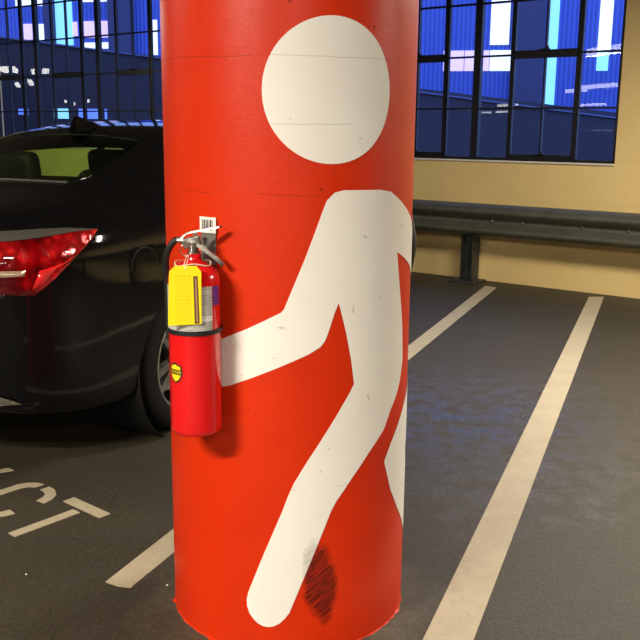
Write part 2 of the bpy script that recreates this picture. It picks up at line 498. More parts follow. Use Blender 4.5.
for r, mm in [((-14.26, 4.66, -13.71, 5.3), 'lit_white'), ((-13.65, 4.65, -13.32, 5.3), 'lit_white'), ((-14.07, 3.76, -13.77, 4.18), 'lit_pink'),
              ((-13.61, 3.72, -13.34, 4.17), 'lit_white'), ((-13.06, 3.6, -12.56, 5.4), 'lit_teal'), ((-12.57, 3.84, -12.42, 4.21), 'lit_pink'),
              ((-12.3, 3.79, -11.48, 4.22), 'lit_pink'), ((-12.31, 3.5, -11.47, 3.66), 'lit_white'), ((-12.32, 4.72, -11.48, 5.2), 'lit_white'),
              ((-10.25, 3.32, -10.08, 4.22), 'lit_white')]:
    fac_obj('lit_opening', [fr(*r)], M[mm], .03, .05, bld)
for r in [(-.72, 0, .03, 5.6), (-11.4, 0, -10.75, 5.6), (-13.3, 0, -13.08, 5.6), (-12.9+.4, 0, -12.42+.1, 3.5)]:
    fac_obj('column', [fr(*r)], M['ext_col'], .25, .3, bld)

bm = bmesh.new()
prism(bm, [(-7.2, 0), (9.5, 0), (9.5, 1.12), (7.0, 1.53), (-5.54, 2.90), (-7.2, 3.08)], 0, .3, Matrix.Rotation(PI/2, 4, 'X'))
recalc(bm)
rp = mesh_obj('ramp_wall', bm, M['ramp']); rp.location = (0, 16.3, 0)
bm = bmesh.new()
prism(bm, [(9.5, 1.12), (9.5, 1.145), (-7.2, 3.105), (-7.2, 3.08)], 0, .34, Matrix.Rotation(PI/2, 4, 'X')); recalc(bm)
mesh_obj('coping', bm, mat('pale_coping', (.16, .18, .38), .7), rp)
tag(rp, 'dark concrete ramp wall sloping down to the right outside the windows', 'wall')
for x0, x1, z0, z1, mm in ((-5.29, -5.12, 1.60, 1.70, 'lit_blue'), (-4.67, -4.40, 1.54, 1.71, 'lit_teal'), (-4.24, -3.75, 1.54, 1.71, 'lit_blue')):
    bm = bmesh.new(); box(bm, ((x0+x1)/2, -.31, (z0+z1)/2), (x1-x0, .03, z1-z0))
    mesh_obj('lit_panel', bm, M[mm], rp)
bm = bmesh.new()
box(bm, (0, 21, -.15), (34, 24, .1))
g = struct(mesh_obj('ground', bm, mat('outdoor_ground', (.05, .05, .06), .8)))
g.data.transform(Matrix.Translation((0, 0, 0)))

# ------------------------------------------------------------------ pillar with the painted walking figure
pil = empty('round_pillar', (PX, PY, 0))
tag(pil, 'round concrete pillar painted bright red with a large white walking figure', 'pillar')
bm = bmesh.new()
prof = [(PR, z) for z in [i*.05 for i in range(0, 70)]]+[(PR, CZ)]
lathe(bm, prof, 128); recalc(bm)
# slightly ragged painted foot
sh = mesh_obj('shaft', bm, M['pillar'], pil, smooth=True)
bm = bmesh.new()
n = 120; inner = []; outer = []
for i in range(n):
    a = 2*PI*i/n
    w = PR+.001+.004*random.random()**2+(.008 if random.random() < .06 else 0)
    inner.append(bm.verts.new(((PR-.003)*math.cos(a), (PR-.003)*math.sin(a), .006)))
    outer.append(bm.verts.new((w*math.cos(a), w*math.sin(a), .001)))
for i in range(n): bm.faces.new((inner[i], outer[i], outer[(i+1) % n], inner[(i+1) % n]))
recalc(bm); mesh_obj('spilled_paint_edge', bm, M['pillar'], pil)

RF = PR+.0014
head = []
cx, cz, rx, rz = .3400*RF, 1.4905, .4975*RF, .1733
for i in range(72):
    a = 2*PI*i/72
    head.append((cx+rx*math.cos(a), cz+rz*math.sin(a)))
body = [(0.3087, 1.231), (0.3616, 1.2481), (0.4314, 1.2535), (0.755, 1.2516), (0.8816, 1.2452), (1.0457, 1.2162), (1.3287, 1.1598), (1.75, 1.03), (2.02, .82), (2.12, .73),
        (2.06, .68), (1.95, .67), (1.83, .72), (1.66, .85), (1.469, 0.9941), (1.3, 1.035), (1.15, 1.0607), (0.9966, 1.0847), (1.0595, 0.985), (1.1334, 0.8812), (1.167, 0.7768), (1.1147, 0.7195), (1.0495, 0.6838), (0.9591, 0.65),
        (0.8739, 0.6033), (0.7044, 0.5522), (0.5435, 0.492), (0.4098, 0.4347), (0.3651, 0.4078), (0.2652, 0.3208), (0.1518, 0.2206), (0.0711, 0.148), (0.0453, .1235), (0.0053, 0.1043), (-0.034, .0905),
        (-0.0769, 0.0819), (-0.119, .0785), (-0.161, 0.0795), (-.203, .0862), (-0.2393, 0.0976), (-.272, .1135), (-0.2917, 0.1328), (-.294, .155), (-0.2799, 0.1768), (-0.1755, 0.274), (-0.0119, 0.4166), (0.03, .458),
        (0.0768, 0.4961), (0.1781, 0.5556), (0.4061, 0.676), (0.4434, 0.6962), (.50, .7255), (0.5435, 0.7512), (0.514, 0.8184), (0.4637, 0.8962), (0.4046, 0.97), (0.3739, 0.9456), (0.3205, 0.8907), (.30, .8735),
        (0.2664, 0.8589), (0.1724, 0.8399), (-0.0908, 0.7993), (-0.3115, 0.7659), (-0.4305, 0.7486), (-0.4898, 0.7439), (-.60, .733), (-.67, .745), (-.70, .78), (-.69, .83), (-.63, .858), (-0.4839, 0.8715),
        (-0.279, 0.9036), (-0.0248, 0.9491), (-.002, .958), (0.0142, 0.972), (0.1673, 1.1031), (0.2949, 1.223)]
leg = [(1.2489, 0.6455), (1.1675, 0.6184), (0.9736, 0.5513), (0.8854, 0.5084), (0.9948, 0.4122), (1.1307, 0.3432), (1.4692, 0.213), (1.62, .15), (1.76, .17), (1.72, .26), (1.45, .43), (1.38, .50), (1.62, .60), (1.5, .70)]
for nm, poly in (('painted_head', head), ('painted_body', [(a*RF, z) for a, z in body]), ('painted_leg', [(a*RF, z) for a, z in leg])):
    bm = bmesh.new(); wrap_poly(bm, poly, RF, RF*math.radians(3.0))
    o = mesh_obj(nm, bm, M['white'], pil); radial_normals(o)

# black rubber thing at the right edge of the pillar
bm = bmesh.new()
pts = crv([(0, 0, -.085), (.0, 0, -.05), (.004, 0, 0), (.0, 0, .05), (0, 0, .085)])
tube(bm, pts, [.006+.015*math.sin(PI*min(1, max(0, (i+1)/(len(pts)+1))))**.6 for i in range(len(pts))], 14)
a = 1.66
gd = mesh_obj('rubber_bumper', bm, M['rubber'], smooth=True)
gd.location = (PX+(PR-.004)*math.sin(a), PY-(PR-.004)*math.cos(a), 1.078)
tag(gd, 'small upright black rubber piece sticking out from the right side of the red pillar', 'bumper')

# ------------------------------------------------------------------ fire extinguisher
EX, EY, EZ = -.3128, 2.1850, .643
ex = empty('fire_extinguisher', (EX, EY, EZ), math.radians(8.07))
tag(ex, 'red fire extinguisher with a yellow inspection tag hung on the red pillar', 'fire extinguisher')
r0 = .0652
bm = bmesh.new()
lathe(bm, [(0, .004), (.054, .0), (.061, .002), (.0642, .008), (r0, .016), (r0, .385), (.0642, .397), (.061, .409), (.053, .419), (.043, .428), (.030, .435), (.022, .439), (.019, .444), (.019, .456), (0, .456)], 64)
recalc(bm)
mesh_obj('cylinder', bm, M['ext_red'], ex, smooth=True)
rl = r0+.0007
def band(name, a0, a1, z0, z1, m, r=None, parent=ex):
    rr = r or rl
    bm = bmesh.new(); wrap_poly(bm, [(a0*rr, z0), (a1*rr, z0), (a1*rr, z1), (a0*rr, z1)], rr, rr*math.radians(4))
    o = mesh_obj(name, bm, m, parent); radial_normals(o); return o
band('printed_label', -1.5, .705, .272, .382, M['label'])
band('purple_sticker', .75, 1.13, .333, .381, M['purple'])
# rubber strap
bm = bmesh.new()
lathe(bm, [(r0, .262), (r0+.004, .262), (r0+.004, .273), (r0, .273)], 64)
for v in bm.verts: v.co.z += .004*(v.co.x/.0632)*0
mesh_obj('rubber_strap', bm, M['rubber'], ex, smooth=False)
# shield badge
def shield(s, cx, cz): return [(cx+x*s, cz+z*s) for x, z in [(-.016, .019), (-.009, .0185), (0, .024), (.009, .0185), (.016, .019), (.0185, .006), (.0175, -.008), (.010, -.019), (0, -.024), (-.010, -.019), (-.0175, -.008), (-.0185, .006)]]
ac = -.86*rl
bm = bmesh.new(); wrap_poly(bm, shield(1.15, ac, .165), rl, rl*math.radians(4))
badge = mesh_obj('shield_badge', bm, M['ink'], ex); radial_normals(badge)
bm = bmesh.new(); wrap_poly(bm, shield(.93, ac, .165), rl+.0004, rl*math.radians(4))
o = mesh_obj('badge_face', bm, M['yellow'], badge); radial_normals(o)
bm = bmesh.new(); wrap_poly(bm, [(ac-.0225, .1605), (ac+.0225, .1605), (ac+.0225, .1735), (ac-.0225, .1735)], rl+.0008, rl*math.radians(4))
o = mesh_obj('badge_band', bm, M['ink'], badge); radial_normals(o)
cu = bpy.data.curves.new('badge_lettering', 'FONT'); cu.body = 'BADGER'; cu.size = .0105; cu.align_x = 'CENTER'; cu.align_y = 'CENTER'
tmp = bpy.data.objects.new('tmp', cu); col.objects.link(tmp)
dg = bpy.context.evaluated_depsgraph_get(); tme = bpy.data.meshes.new_from_object(tmp.evaluated_get(dg))
bpy.data.objects.remove(tmp)
for v in tme.vertices:
    a = (ac+v.co.x)/rl; rr = rl+.0012; zz = .167+v.co.y
    v.co = Vector((rr*math.sin(a), -rr*math.cos(a), zz))
tme.materials.clear(); tme.materials.append(M['yellow'])
o = bpy.data.objects.new('badge_lettering', tme); link(o, badge)

# valve
valve = None
bm = bmesh.new()
lathe(bm, [(.0165, .452), (.0165, .460), (.012, .463), (.012, .472), (.0145, .474), (.0145, .482), (.011, .485), (.011, .492), (0, .492)], 24)
box(bm, (-.004, 0, .484), (.046, .022, .026), Matrix.Rotation(math.radians(-14), 4, 'Y'), bevel=.004)
lathe(bm, [(0, 0), (.0085, 0), (.0085, .016), (.0065, .018), (0, .018)], 20, Matrix.Translation((-.022, 0, .486)) @ Matrix.Rotation(math.radians(-78), 4, 'Y'))
recalc(bm); valve = mesh_obj('valve', bm, M['chrome'], ex, smooth=False)
def lever(name, pts, wid, th, m=M['chrome']):
    bm = bmesh.new(); P = crv([(x, 0, z) for x, z in pts], 5); n = len(P); rows = []
    for i, p in enumerate(P):
        t = (P[min(i+1, n-1)]-P[max(i-1, 0)]).normalized(); nn = Vector((-t.z, 0, t.x))
        w = wid[0]+(wid[1]-wid[0])*i/(n-1)
        if i >= n-3: w *= (.97, .8, .45)[i-(n-3)]
        rows.append([bm.verts.new(p+nn*b*th/2+Vector((0, a_*w/2, 0))) for a_, b in ((-1, -1.6), (-.85, .6), (0, 1), (.85, .6), (1, -1.6), (.8, -1.6), (.7, -.2), (0, .1), (-.7, -.2), (-.8, -1.6))])
    for a_, b in zip(rows, rows[1:]):
        for k in range(10): bm.faces.new((a_[k], a_[(k+1) % 10], b[(k+1) % 10], b[k]))
    bm.faces.new(rows[0][::-1]); bm.faces.new(rows[-1]); recalc(bm)
    return mesh_obj(name, bm, m, ex, smooth=False)
lever('squeeze_lever', [(-.032, .490), (-.024, .500), (-.010, .508), (.022, .514), (.05, .519), (.070, .5225)], (.022, .012), .0042)
lever('carry_handle', [(-.012, .494), (.004, .484), (.028, .467), (.050, .450), (.065, .437), (.074, .425)], (.028, .022), .0085)
# pull pin with ring
bm = bmesh.new()
tube(bm, [(-.018+.0135*math.cos(t), -.022+.003*math.sin(2*t), .468+.016*math.sin(t)) for t in [2*PI*i/28 for i in range(28)]], .0013, 8, closed=True)
tube(bm, [(-.014, -.022, .483), (-.012, -.005, .490), (-.011, .018, .492)], .0018, 8)
mesh_obj('pull_pin', bm, M['chrome'], ex, smooth=True)
# gauge
bm = bmesh.new()
lathe(bm, [(0, 0), (.011, 0), (.012, .003), (.012, .008), (0, .008)], 24, Matrix.Translation((.006, .012, .482)) @ Matrix.Rotation(-PI/2, 4, 'X'))
recalc(bm); mesh_obj('pressure_gauge', bm, M['chrome'], ex)
# hose
bm = bmesh.new()
hp = crv([(-.036, 0, .489), (-.046, .0, .486), (-.058, .004, .470), (-.067, .014, .445), (-.0685, .025, .415), (-.0665, .033, .38), (-.0655, .036, .32), (-.0655, .036, .27), (-.065, .036, .235)], 6)
tube(bm, hp, .0083, 14)
hs = mesh_obj('hose', bm, M['rubber'], ex, smooth=True)
bm = bmesh.new(); tube(bm, [(-.030, 0, .4895), (-.040, 0, .4885)], .0092, 14); mesh_obj('hose_collar', bm, M['chrome'], hs)
# tag
bm = bmesh.new()
prism(bm, [(-.068, .290), (.0128, .2925), (.0140, .421), (.003, .4345), (-.0475, .4365), (-.062, .4225)], .0705, .0712, Matrix.Rotation(PI/2, 4, 'X'))
recalc(bm)
tg = mesh_obj('inspection_tag', bm, M['tagc'], ex, label='yellow card inspection tag with clipped corners')
tg.location.x = .0035
def flat(name, poly, y, m, parent):
    bm = bmesh.new(); prism(bm, poly, y, y+.0004, Matrix.Rotation(PI/2, 4, 'X')); recalc(bm); return mesh_obj(name, bm, m, parent)
flat('tag_strip', [(-.0038, .2945), (.0078, .2945), (.0050, .4100), (-.0052, .4100)], .0713, M['ink'], tg)
flat('tag_strip', [(-.0005, .2975), (.0050, .2975), (.0028, .4070), (-.0022, .4070)], .0718, M['brown'], tg)['label'] = 'brown bar inside the black outline'
bm = bmesh.new()
tube(bm, crv([(-.024, -.0725, .427), (-.026, -.066, .438), (-.022, -.045, .450), (-.018, -.026, .456)], 6), .0010, 6)
tube(bm, crv([(-.024, -.0725, .427), (-.020, -.066, .440), (-.016, -.045, .452), (-.018, -.026, .456)], 6), .0010, 6)
mesh_obj('tag_string', bm, M['cord'], tg, smooth=True)
bm = bmesh.new()
tube(bm, [(.044*math.cos(t)-.002, .044*math.sin(t), .4315+.0035*math.sin(3*t)) for t in [2*PI*i/48 for i in range(48)]], .0018, 8, closed=True)
mesh_obj('security_cord', bm, M['cord'], ex, smooth=True)

# bracket on the pillar behind the handles
ab = -.584
br = empty('wall_bracket', (PX+PR*math.sin(ab), PY-PR*math.cos(ab), 1.076), ab)
tag(br, 'flat grey steel hanging bracket with a barcode sticker behind the extinguisher handles', 'bracket')
bm = bmesh.new()
box(bm, (0, -.004, .045), (.048, .003, .118), bevel=.001)
box(bm, (-.012, -.022, .055), (.012, .040, .003), bevel=.001)
box(bm, (-.012, -.041, .062), (.012, .003, .016), bevel=.001)
mesh_obj('bracket_plate', bm, M['galv'], br)
bm = bmesh.new(); box(bm, (0, -.0062, .086), (.053, .0012, .040), bevel=.0004)
st = mesh_obj('barcode_sticker', bm, M['paper'], br)
bm = bmesh.new(); x = -.019
for w, gpx in ((.003, .002), (.0015, .0015), (.004, .002), (.002, .0015), (.003, .0025), (.0015, .002), (.0045, .002), (.002, .001)):
    box(bm, (x+w/2, -.0070, .086), (w, .0004, .027)); x += w+gpx
mesh_obj('barcode', bm, M['ink'], st)

# ------------------------------------------------------------------ floor markings
def ground_poly(name, poly, label, cat, z=.003, group=None):
    bm = bmesh.new(); prism(bm, poly, .0, z); recalc(bm)
    o = mesh_obj(name, bm, M['line']); tag(o, label, cat, group); return o
ground_poly('parking_line', [(2.332, 7.633), (2.464, 7.640), (.101, 1.37), (-.043, 1.37)], 'long straight painted stall line right of the red pillar', 'parking line')
# second line, passing behind the pillar
d2 = Vector((1.53+.661, 8.144-2.573)).normalized()
def l2(s, t): p = Vector((-.661, 2.573))+d2*s+Vector((d2.y, -d2.x))*t; return (p.x, p.y)
ground_poly('parking_line', [l2(0, -.006), l2(-.006, .045), l2(.002, .087), l2(5.93, .108), l2(5.98, -.006)], 'painted stall line running behind the red pillar towards the guardrail post', 'parking line')

LO = Vector((-1.072, 2.900)); ER = Vector((.766, -.643)); EW = Vector((.643, .766))
def lp(r, w): p = LO+ER*r+EW*w; return (p.x, p.y)
def letter(name, polys, label):
    bm = bmesh.new()
    for q in polys: prism(bm, [lp(*k) for k in q], 0, .003)
    recalc(bm); tag(mesh_obj(name, bm, M['line']), label, 'painted letter', None)
letter('painted_letter', [[(-.021, 0), (.021, 0), (.021, .268), (-.021, .268)], [(-.113, .286), (.113, .286), (.113, .336), (-.113, .336)]], 'stencilled white letter T on the asphalt nearest the red pillar')
def arc(cx, cw, rx, rw, t, a0, a1, n=10):
    o = [(cx+rx*math.cos(math.radians(a0+(a1-a0)*i/n)), cw+rw*math.sin(math.radians(a0+(a1-a0)*i/n))) for i in range(n+1)]
    i_ = [(cx+(rx-t)*math.cos(math.radians(a0+(a1-a0)*i/n)), cw+(rw-t)*math.sin(math.radians(a0+(a1-a0)*i/n))) for i in range(n+1)]
    return o+i_[::-1]
C1 = [(-.388, .06)]+[(-.388, .262), (-.374, .298), (-.345, .324), (-.312, .333), (-.312, .292), (-.328, .285), (-.342, .268), (-.346, .245), (-.346, .09), (-.342, .062), (-.328, .045), (-.312, .040), (-.312, 0), (-.345, .006), (-.374, .030)]
C2 = [(-.275, .333), (-.232, .330), (-.185, .305), (-.160, .268), (-.152, .228), (-.194, .222), (-.202, .255), (-.222, .280), (-.248, .290), (-.275, .292)]
C3 = [(a, .333-b) for a, b in C2][::-1]
letter('painted_letter', [C1, C2, C3], 'stencilled white letter C on the asphalt beside the T')
letter('painted_letter', [[(-.69, 0), (-.645, 0), (-.555, .285), (-.535, .335), (-.575, .335)], [(-.43, 0), (-.475, 0), (-.525, .19), (-.510, .25)], [(-.63, .09), (-.49, .09), (-.50, .125), (-.618, .125)]],
       'tip of a stencilled white letter at the left edge beyond the C')

# pebbles / litter on the floor
for i, (x, y) in enumerate([(-.93, 2.62), (-.335, 2.62), (-.47, 2.56)]):
    bm = bmesh.new(); bmesh.ops.create_icosphere(bm, subdivisions=1, radius=.004)
    for v in bm.verts: v.co *= random.uniform(.7, 1.1); v.co.z *= .6
    o = mesh_obj('paint_chip', bm, M['paper']); o.location = (x, y, .002)
    tag(o, 'tiny white chip lying on the asphalt left of the pillar', 'chip', 'white chips on the asphalt')

# ------------------------------------------------------------------ guardrail
gr = at_wall(empty('guardrail'))
gr.location = (WN*7.45)+(WD*(-3.975))
tag(gr, 'galvanized W-beam guardrail on short posts along the cream wall', 'guardrail')
prof = [(.035, .745), (.02, .740), (-.035, .700), (-.045, .685), (-.045, .668), (-.035, .652), (.018, .618), (.030, .604), (.030, .578), (.018, .562), (-.035, .528), (-.045, .512), (-.045, .497), (-.035, .480), (.02, .445), (.035, .440)]
bm = bmesh.new()
for off in (0, .004):
    pass
xs = [-9+i*.5 for i in range(37)]
rows = [[bm.verts.new((x, y, z)) for y, z in prof] for x in xs]
for a_, b in zip(rows, rows[1:]):
    for k in range(len(prof)-1): bm.faces.new((a_[k], a_[k+1], b[k+1], b[k]))
o = mesh_obj('rail_beam', bm, M['rail'], gr, smooth=True); solid(o, .004, 0)
for px_ in (-7.6, -3.8, 0, 3.8, 7.6):
    bm = bmesh.new()
    box(bm, (px_-.055, .0+.10, .36), (.012, .14, .72)); box(bm, (px_+.055, .10, .36), (.012, .14, .72)); box(bm, (px_, .10, .36), (.11, .012, .72))
    pst = mesh_obj('post', bm, M['post'], gr)
    bm = bmesh.new(); box(bm, (px_, .06, .010), (.27, .26, .02), bevel=.003)
    mesh_obj('base_plate', bm, M['post'], pst)
    bm = bmesh.new()
    bm.free()
    for bx in (-.11, .11):
        bm = bmesh.new(); lathe(bm, [(0, .036), (.012, .036), (.014, .02)], 6, Matrix.Translation((px_+bx, .0, 0)))
        mesh_obj('anchor_bolt', bm, M['post'], pst)
for bx in (-1.9, -1.5, .25, .55, 1.1, 1.5, 3.3):
    bm = bmesh.new(); lathe(bm, [(0, .016), (.009, .014), (.014, .006), (.015, 0)], 14, Matrix.Translation((bx, .026, .592)) @ Matrix.Rotation(PI/2, 4, 'X'))
    recalc(bm); mesh_obj('bolt', bm, M['rail'], gr, smooth=True)

# ------------------------------------------------------------------ black sedan
def curve_tab(tab, s):
    if s <= tab[0][0]: return tab[0][1]
    if s >= tab[-1][0]: return tab[-1][1]
    for i in range(len(tab)-1):
        if tab[i][0] <= s <= tab[i+1][0]:
            x0, y0 = tab[i]; x1, y1 = tab[i+1]; h = x1-x0
            m0 = (y1-tab[i-1][1])/(x1-tab[i-1][0]) if i > 0 else (y1-y0)/h
            m1 = (tab[i+2][1]-y0)/(tab[i+2][0]-x0) if i+2 < len(tab) else (y1-y0)/h
            d = (y1-y0)/h
            if d == 0: m0 = m1 = 0
            else:
                m0 = 0 if m0*d < 0 else math.copysign(min(abs(m0), 3*abs(d)), d); m1 = 0 if m1*d < 0 else math.copysign(min(abs(m1), 3*abs(d)), d)
            t = (s-x0)/h
            return (2*t**3-3*t*t+1)*y0+(t**3-2*t*t+t)*h*m0+(-2*t**3+3*t*t)*y1+(t**3-t*t)*h*m1
ZT = [(-1.06, .86), (-1.03, 1.0), (-.97, 1.065), (-.85, 1.085), (-.6, 1.115), (-.36, 1.15), (-.15, 1.205), (.1, 1.275), (.35, 1.350), (.6, 1.405), (.9, 1.440), (1.25, 1.452), (1.6, 1.44), (1.9, 1.385), (2.2, 1.27), (2.5, 1.13), (2.7, 1.04), (3.0, .98), (3.4, .88), (3.6, .79), (3.72, .66)]
ZS = [(-1.06, .74), (-1.03, .92), (-.97, .975), (-.85, 1.0), (-.3, 1.01), (.5, .995), (1.5, .965), (2.4, .93), (2.8, .90), (3.3, .82), (3.6, .72), (3.72, .60)]
HW = [(-1.06, .50), (-1.0, .64), (-.9, .76), (-.75, .84), (-.5, .89), (0, .912), (1, .918), (2, .915), (2.8, .90), (3.2, .86), (3.5, .76), (3.66, .62), (3.72, .50)]
WR = [(-1.06, .42), (-.97, .55), (-.6, .69), (-.36, .655), (0, .60), (.4, .555), (.9, .565), (1.4, .575), (1.9, .60), (2.3, .655), (2.7, .74), (3.2, .74), (3.72, .42)]
ZR = [(-1.06, .82), (-1.03, .965), (-.97, 1.03), (-.6, 1.075), (-.36, 1.105), (-.15, 1.155), (.1, 1.225), (.35, 1.295), (.6, 1.348), (.9, 1.382), (1.25, 1.392), (1.6, 1.38), (1.9, 1.33), (2.2, 1.225), (2.5, 1.09), (2.7, 1.00), (3.0, .945), (3.4, .85), (3.6, .76), (3.72, .64)]
ZB = [(-1.06, .36), (-.9, .30), (-.6, .24), (0, .20), (2.5, .18), (3.2, .20), (3.72, .30)]
def ring(s):
    zt, zs, hw, wr, zr, zb = (curve_tab(T, s) for T in (ZT, ZS, HW, WR, ZR, ZB))
    zm = zb+(zs-zb)*.50
    ct = [(hw*.86, zb), (hw*.955, zb+.035), (hw*.985, zb+.16), (hw, zm), (hw*.995, zs-.16), (hw-.012, zs-.075), (hw-.045, zs-.012),
          (max(wr, hw-.085), zs+min(.015, (zr-zs)*.3)), ((wr*.55+(hw-.085)*.45) if zr-zs > .1 else (wr+hw-.085)/2, zs+(zr-zs)*.52), (wr, zr), (wr-.055, zr+(zt-zr)*.42), (wr*.72, zr+(zt-zr)*.74), (wr*.36, zt-(zt-zr)*.06), (0, zt)]
    out = []
    P = [(2*ct[0][0]-ct[1][0], 2*ct[0][1]-ct[1][1])]+ct+[(-ct[-2][0], ct[-2][1])]
    for i in range(1, len(P)-2):
        for j in range(5):
            t = j/5; r = []
            for k in (0, 1):
                a_, b, c_, d = P[i-1][k], P[i][k], P[i+1][k], P[i+2][k]
                r.append(.5*((2*b)+(c_-a_)*t+(2*a_-5*b+4*c_-d)*t*t+(3*b-a_-3*c_+d)*t**3))
            out.append(tuple(r))
    half = out+[ct[-1]]
    return half+[(-x, z) for x, z in half[:-1][::-1]]
ss = []; s = -1.06
while s < 3.72:
    ss.append(s); s += .012 if s < -.9 else (.03 if s < 3.4 else .015)
ss.append(3.72)
body_bm = bmesh.new()
rings = []
for s in ss: rings.append([body_bm.verts.new((s, t, z)) for t, z in ring(s)])
for a_, b in zip(rings, rings[1:]):
    for k in range(len(a_)-1): body_bm.faces.new((a_[k], b[k], b[k+1], a_[k+1]))
def cap(rg, s, d):
    vs = rg; cz_ = sum(v.co.z for v in vs)/len(vs); prev = vs
    for f, ds in ((.92, .012), (.75, .025), (.4, .032)):
        cur = [body_bm.verts.new((s+d*ds, v.co.y*f, cz_+(v.co.z-cz_)*f)) for v in vs]
        for k in range(len(vs)-1): body_bm.faces.new((prev[k], prev[k+1], cur[k+1], cur[k]))
        body_bm.faces.new((prev[-1], prev[0], cur[0], cur[-1])); prev = cur
    body_bm.faces.new(prev)
cap(rings[0], ss[0], -1); cap(rings[-1], ss[-1], 1)
# underside
for a_, b in zip(rings, rings[1:]): body_bm.faces.new((a_[0], a_[-1], b[-1], b[0]))
recalc(body_bm)
body_bm.normal_update()

def cut(poly, ax, cond):
    """score the body mesh along an outline given in two of its axes, so that no region edge is ragged"""
    x0 = min(p[0] for p in poly)-.05; x1 = max(p[0] for p in poly)+.05; y0 = min(p[1] for p in poly)-.05; y1 = max(p[1] for p in poly)+.05
    for i in range(len(poly)):
        fs = []
        for f in body_bm.faces:
            c = f.calc_center_median()
            if x0 < c[ax[0]] < x1 and y0 < c[ax[1]] < y1 and cond(c): fs.append(f)
        a_, b = poly[i], poly[(i+1) % len(poly)]
        co = Vector((0, 0, 0)); co[ax[0]] = a_[0]; co[ax[1]] = a_[1]
        no = Vector((0, 0, 0)); no[ax[0]] = b[1]-a_[1]; no[ax[1]] = -(b[0]-a_[0])
        g = set(fs) | {e for f in fs for e in f.edges} | {v for f in fs for v in f.verts}
        bmesh.ops.bisect_plane(body_bm, geom=list(g), plane_co=co, plane_no=no.normalized(), dist=1e-6)
def take(poly, ax, cond, mi):
    for f in body_bm.faces:
        c = f.calc_center_median()
        if cond(c) and inpoly(c[ax[0]], c[ax[1]], poly): f.material_index = mi
RWP = [(-.27, -.475), (-.295, -.3), (-.30, 0), (-.295, .3), (-.27, .475), (-.17, .515), (.1, .50), (.36, .455), (.395, .2), (.40, 0), (.395, -.2), (.36, -.455), (.1, -.50), (-.17, -.515)]
WSP = [(1.78, -.49), (1.74, 0), (1.78, .49), (2.55, .60), (2.64, .3), (2.66, 0), (2.64, -.3), (2.55, -.60)]
SWP = [(.20, 1.045), (.30, 1.14), (.46, 1.21), (.75, 1.262), (1.2, 1.275), (1.48, 1.27), (1.52, 1.01)]
SWF = [(1.60, 1.01), (1.56, 1.275), (1.70, 1.27), (1.95, 1.22), (2.32, 1.02)]
LMP = [(-.555, .998), (-.70, .915), (-.80, .835), (-.878, .774), (-.96, .785), (-1.055, .80), (-1.055, .955), (-.97, .975), (-.80, .988), (-.68, .997)]
FDP = [(-.315+.088*math.cos(2*PI*i/20), .828+.072*math.sin(2*PI*i/20)) for i in range(20)]
up = lambda c: c.z > 1.0
sideR = lambda c: c.y < -.45
sideL = lambda c: c.y > .45
anyside = lambda c: abs(c.y) > .45
EXP = [(-.915, .352), (-.985, .398), (-1.055, .41), (-1.055, .352)]
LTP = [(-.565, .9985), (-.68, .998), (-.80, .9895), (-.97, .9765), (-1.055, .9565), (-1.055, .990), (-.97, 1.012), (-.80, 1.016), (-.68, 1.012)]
def wheelpoly(s0): return [(s0+.365*math.cos(2*PI*i/28), .33+.365*math.sin(2*PI*i/28)) for i in range(28)]
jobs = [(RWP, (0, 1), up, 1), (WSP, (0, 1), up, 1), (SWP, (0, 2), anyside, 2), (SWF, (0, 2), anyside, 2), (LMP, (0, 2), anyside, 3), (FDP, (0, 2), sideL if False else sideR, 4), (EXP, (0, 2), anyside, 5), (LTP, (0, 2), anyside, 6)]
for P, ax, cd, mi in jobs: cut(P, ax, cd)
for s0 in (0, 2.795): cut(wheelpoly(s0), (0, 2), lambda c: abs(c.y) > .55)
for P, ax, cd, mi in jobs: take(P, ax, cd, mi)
for s0 in (0, 2.795): take(wheelpoly(s0), (0, 2), lambda c: abs(c.y) > .55, 9)
CAZ = math.radians(22.5)
car = empty('black_sedan', (-1.46168, 4.42804, 0), PI/2-CAZ)
car.name = 'parked_car'
tag(car, 'glossy black sedan parked left of the red pillar with its red tail lamp showing', 'car')
def extract(mi, name, m, parent, push=0, pred=None, **kw):
    bm = body_bm.copy()
    bm.faces.ensure_lookup_table()
    dl = [f for f in bm.faces if not (f.material_index == mi and (pred is None or pred(f.calc_center_median())))]
    bmesh.ops.delete(bm, geom=dl, context='FACES')
    bm.normal_update()
    if push:
        for v in bm.verts: v.co += v.normal*push
    for f in bm.faces: f.material_index = 0
    return mesh_obj(name, bm, m, parent, smooth=True, **kw)
body_bm.normal_update()
shell = extract(0, 'body', M['paint'], car); solid(shell, .006, -1)
extract(1, 'rear_window', M['carglass'], car, pred=lambda c: c.x < 1)
extract(1, 'windshield', M['carglass'], car, pred=lambda c: c.x > 1)
extract(2, 'side_window', M['carglass'], car, pred=lambda c: c.y < 0)
extract(2, 'side_window', M['carglass'], car, pred=lambda c: c.y > 0)
lamps = []
for sg in (-1, 1):
    lm = extract(3, 'tail_lamp', M['lens'], car, .004, pred=lambda c: c.y*sg > 0); lamps.append(lm); solid(lm, .01, -1)
fd = extract(4, 'fuel_door', M['paint'], car, .0015)
for sg in (-1, 1): extract(5, 'exhaust_finisher', M['chrometrim'], car, .004, pred=lambda c: c.y*sg > 0)
for sg in (-1, 1): extract(6, 'shoulder_sheen', mat('painted_shoulder_sheen', (.07, .066, .058), .35), lamps[(sg+1)//2], .003, pred=lambda c: c.y*sg > 0)  # grey strip above the lamp paints the light reflected off the shoulder
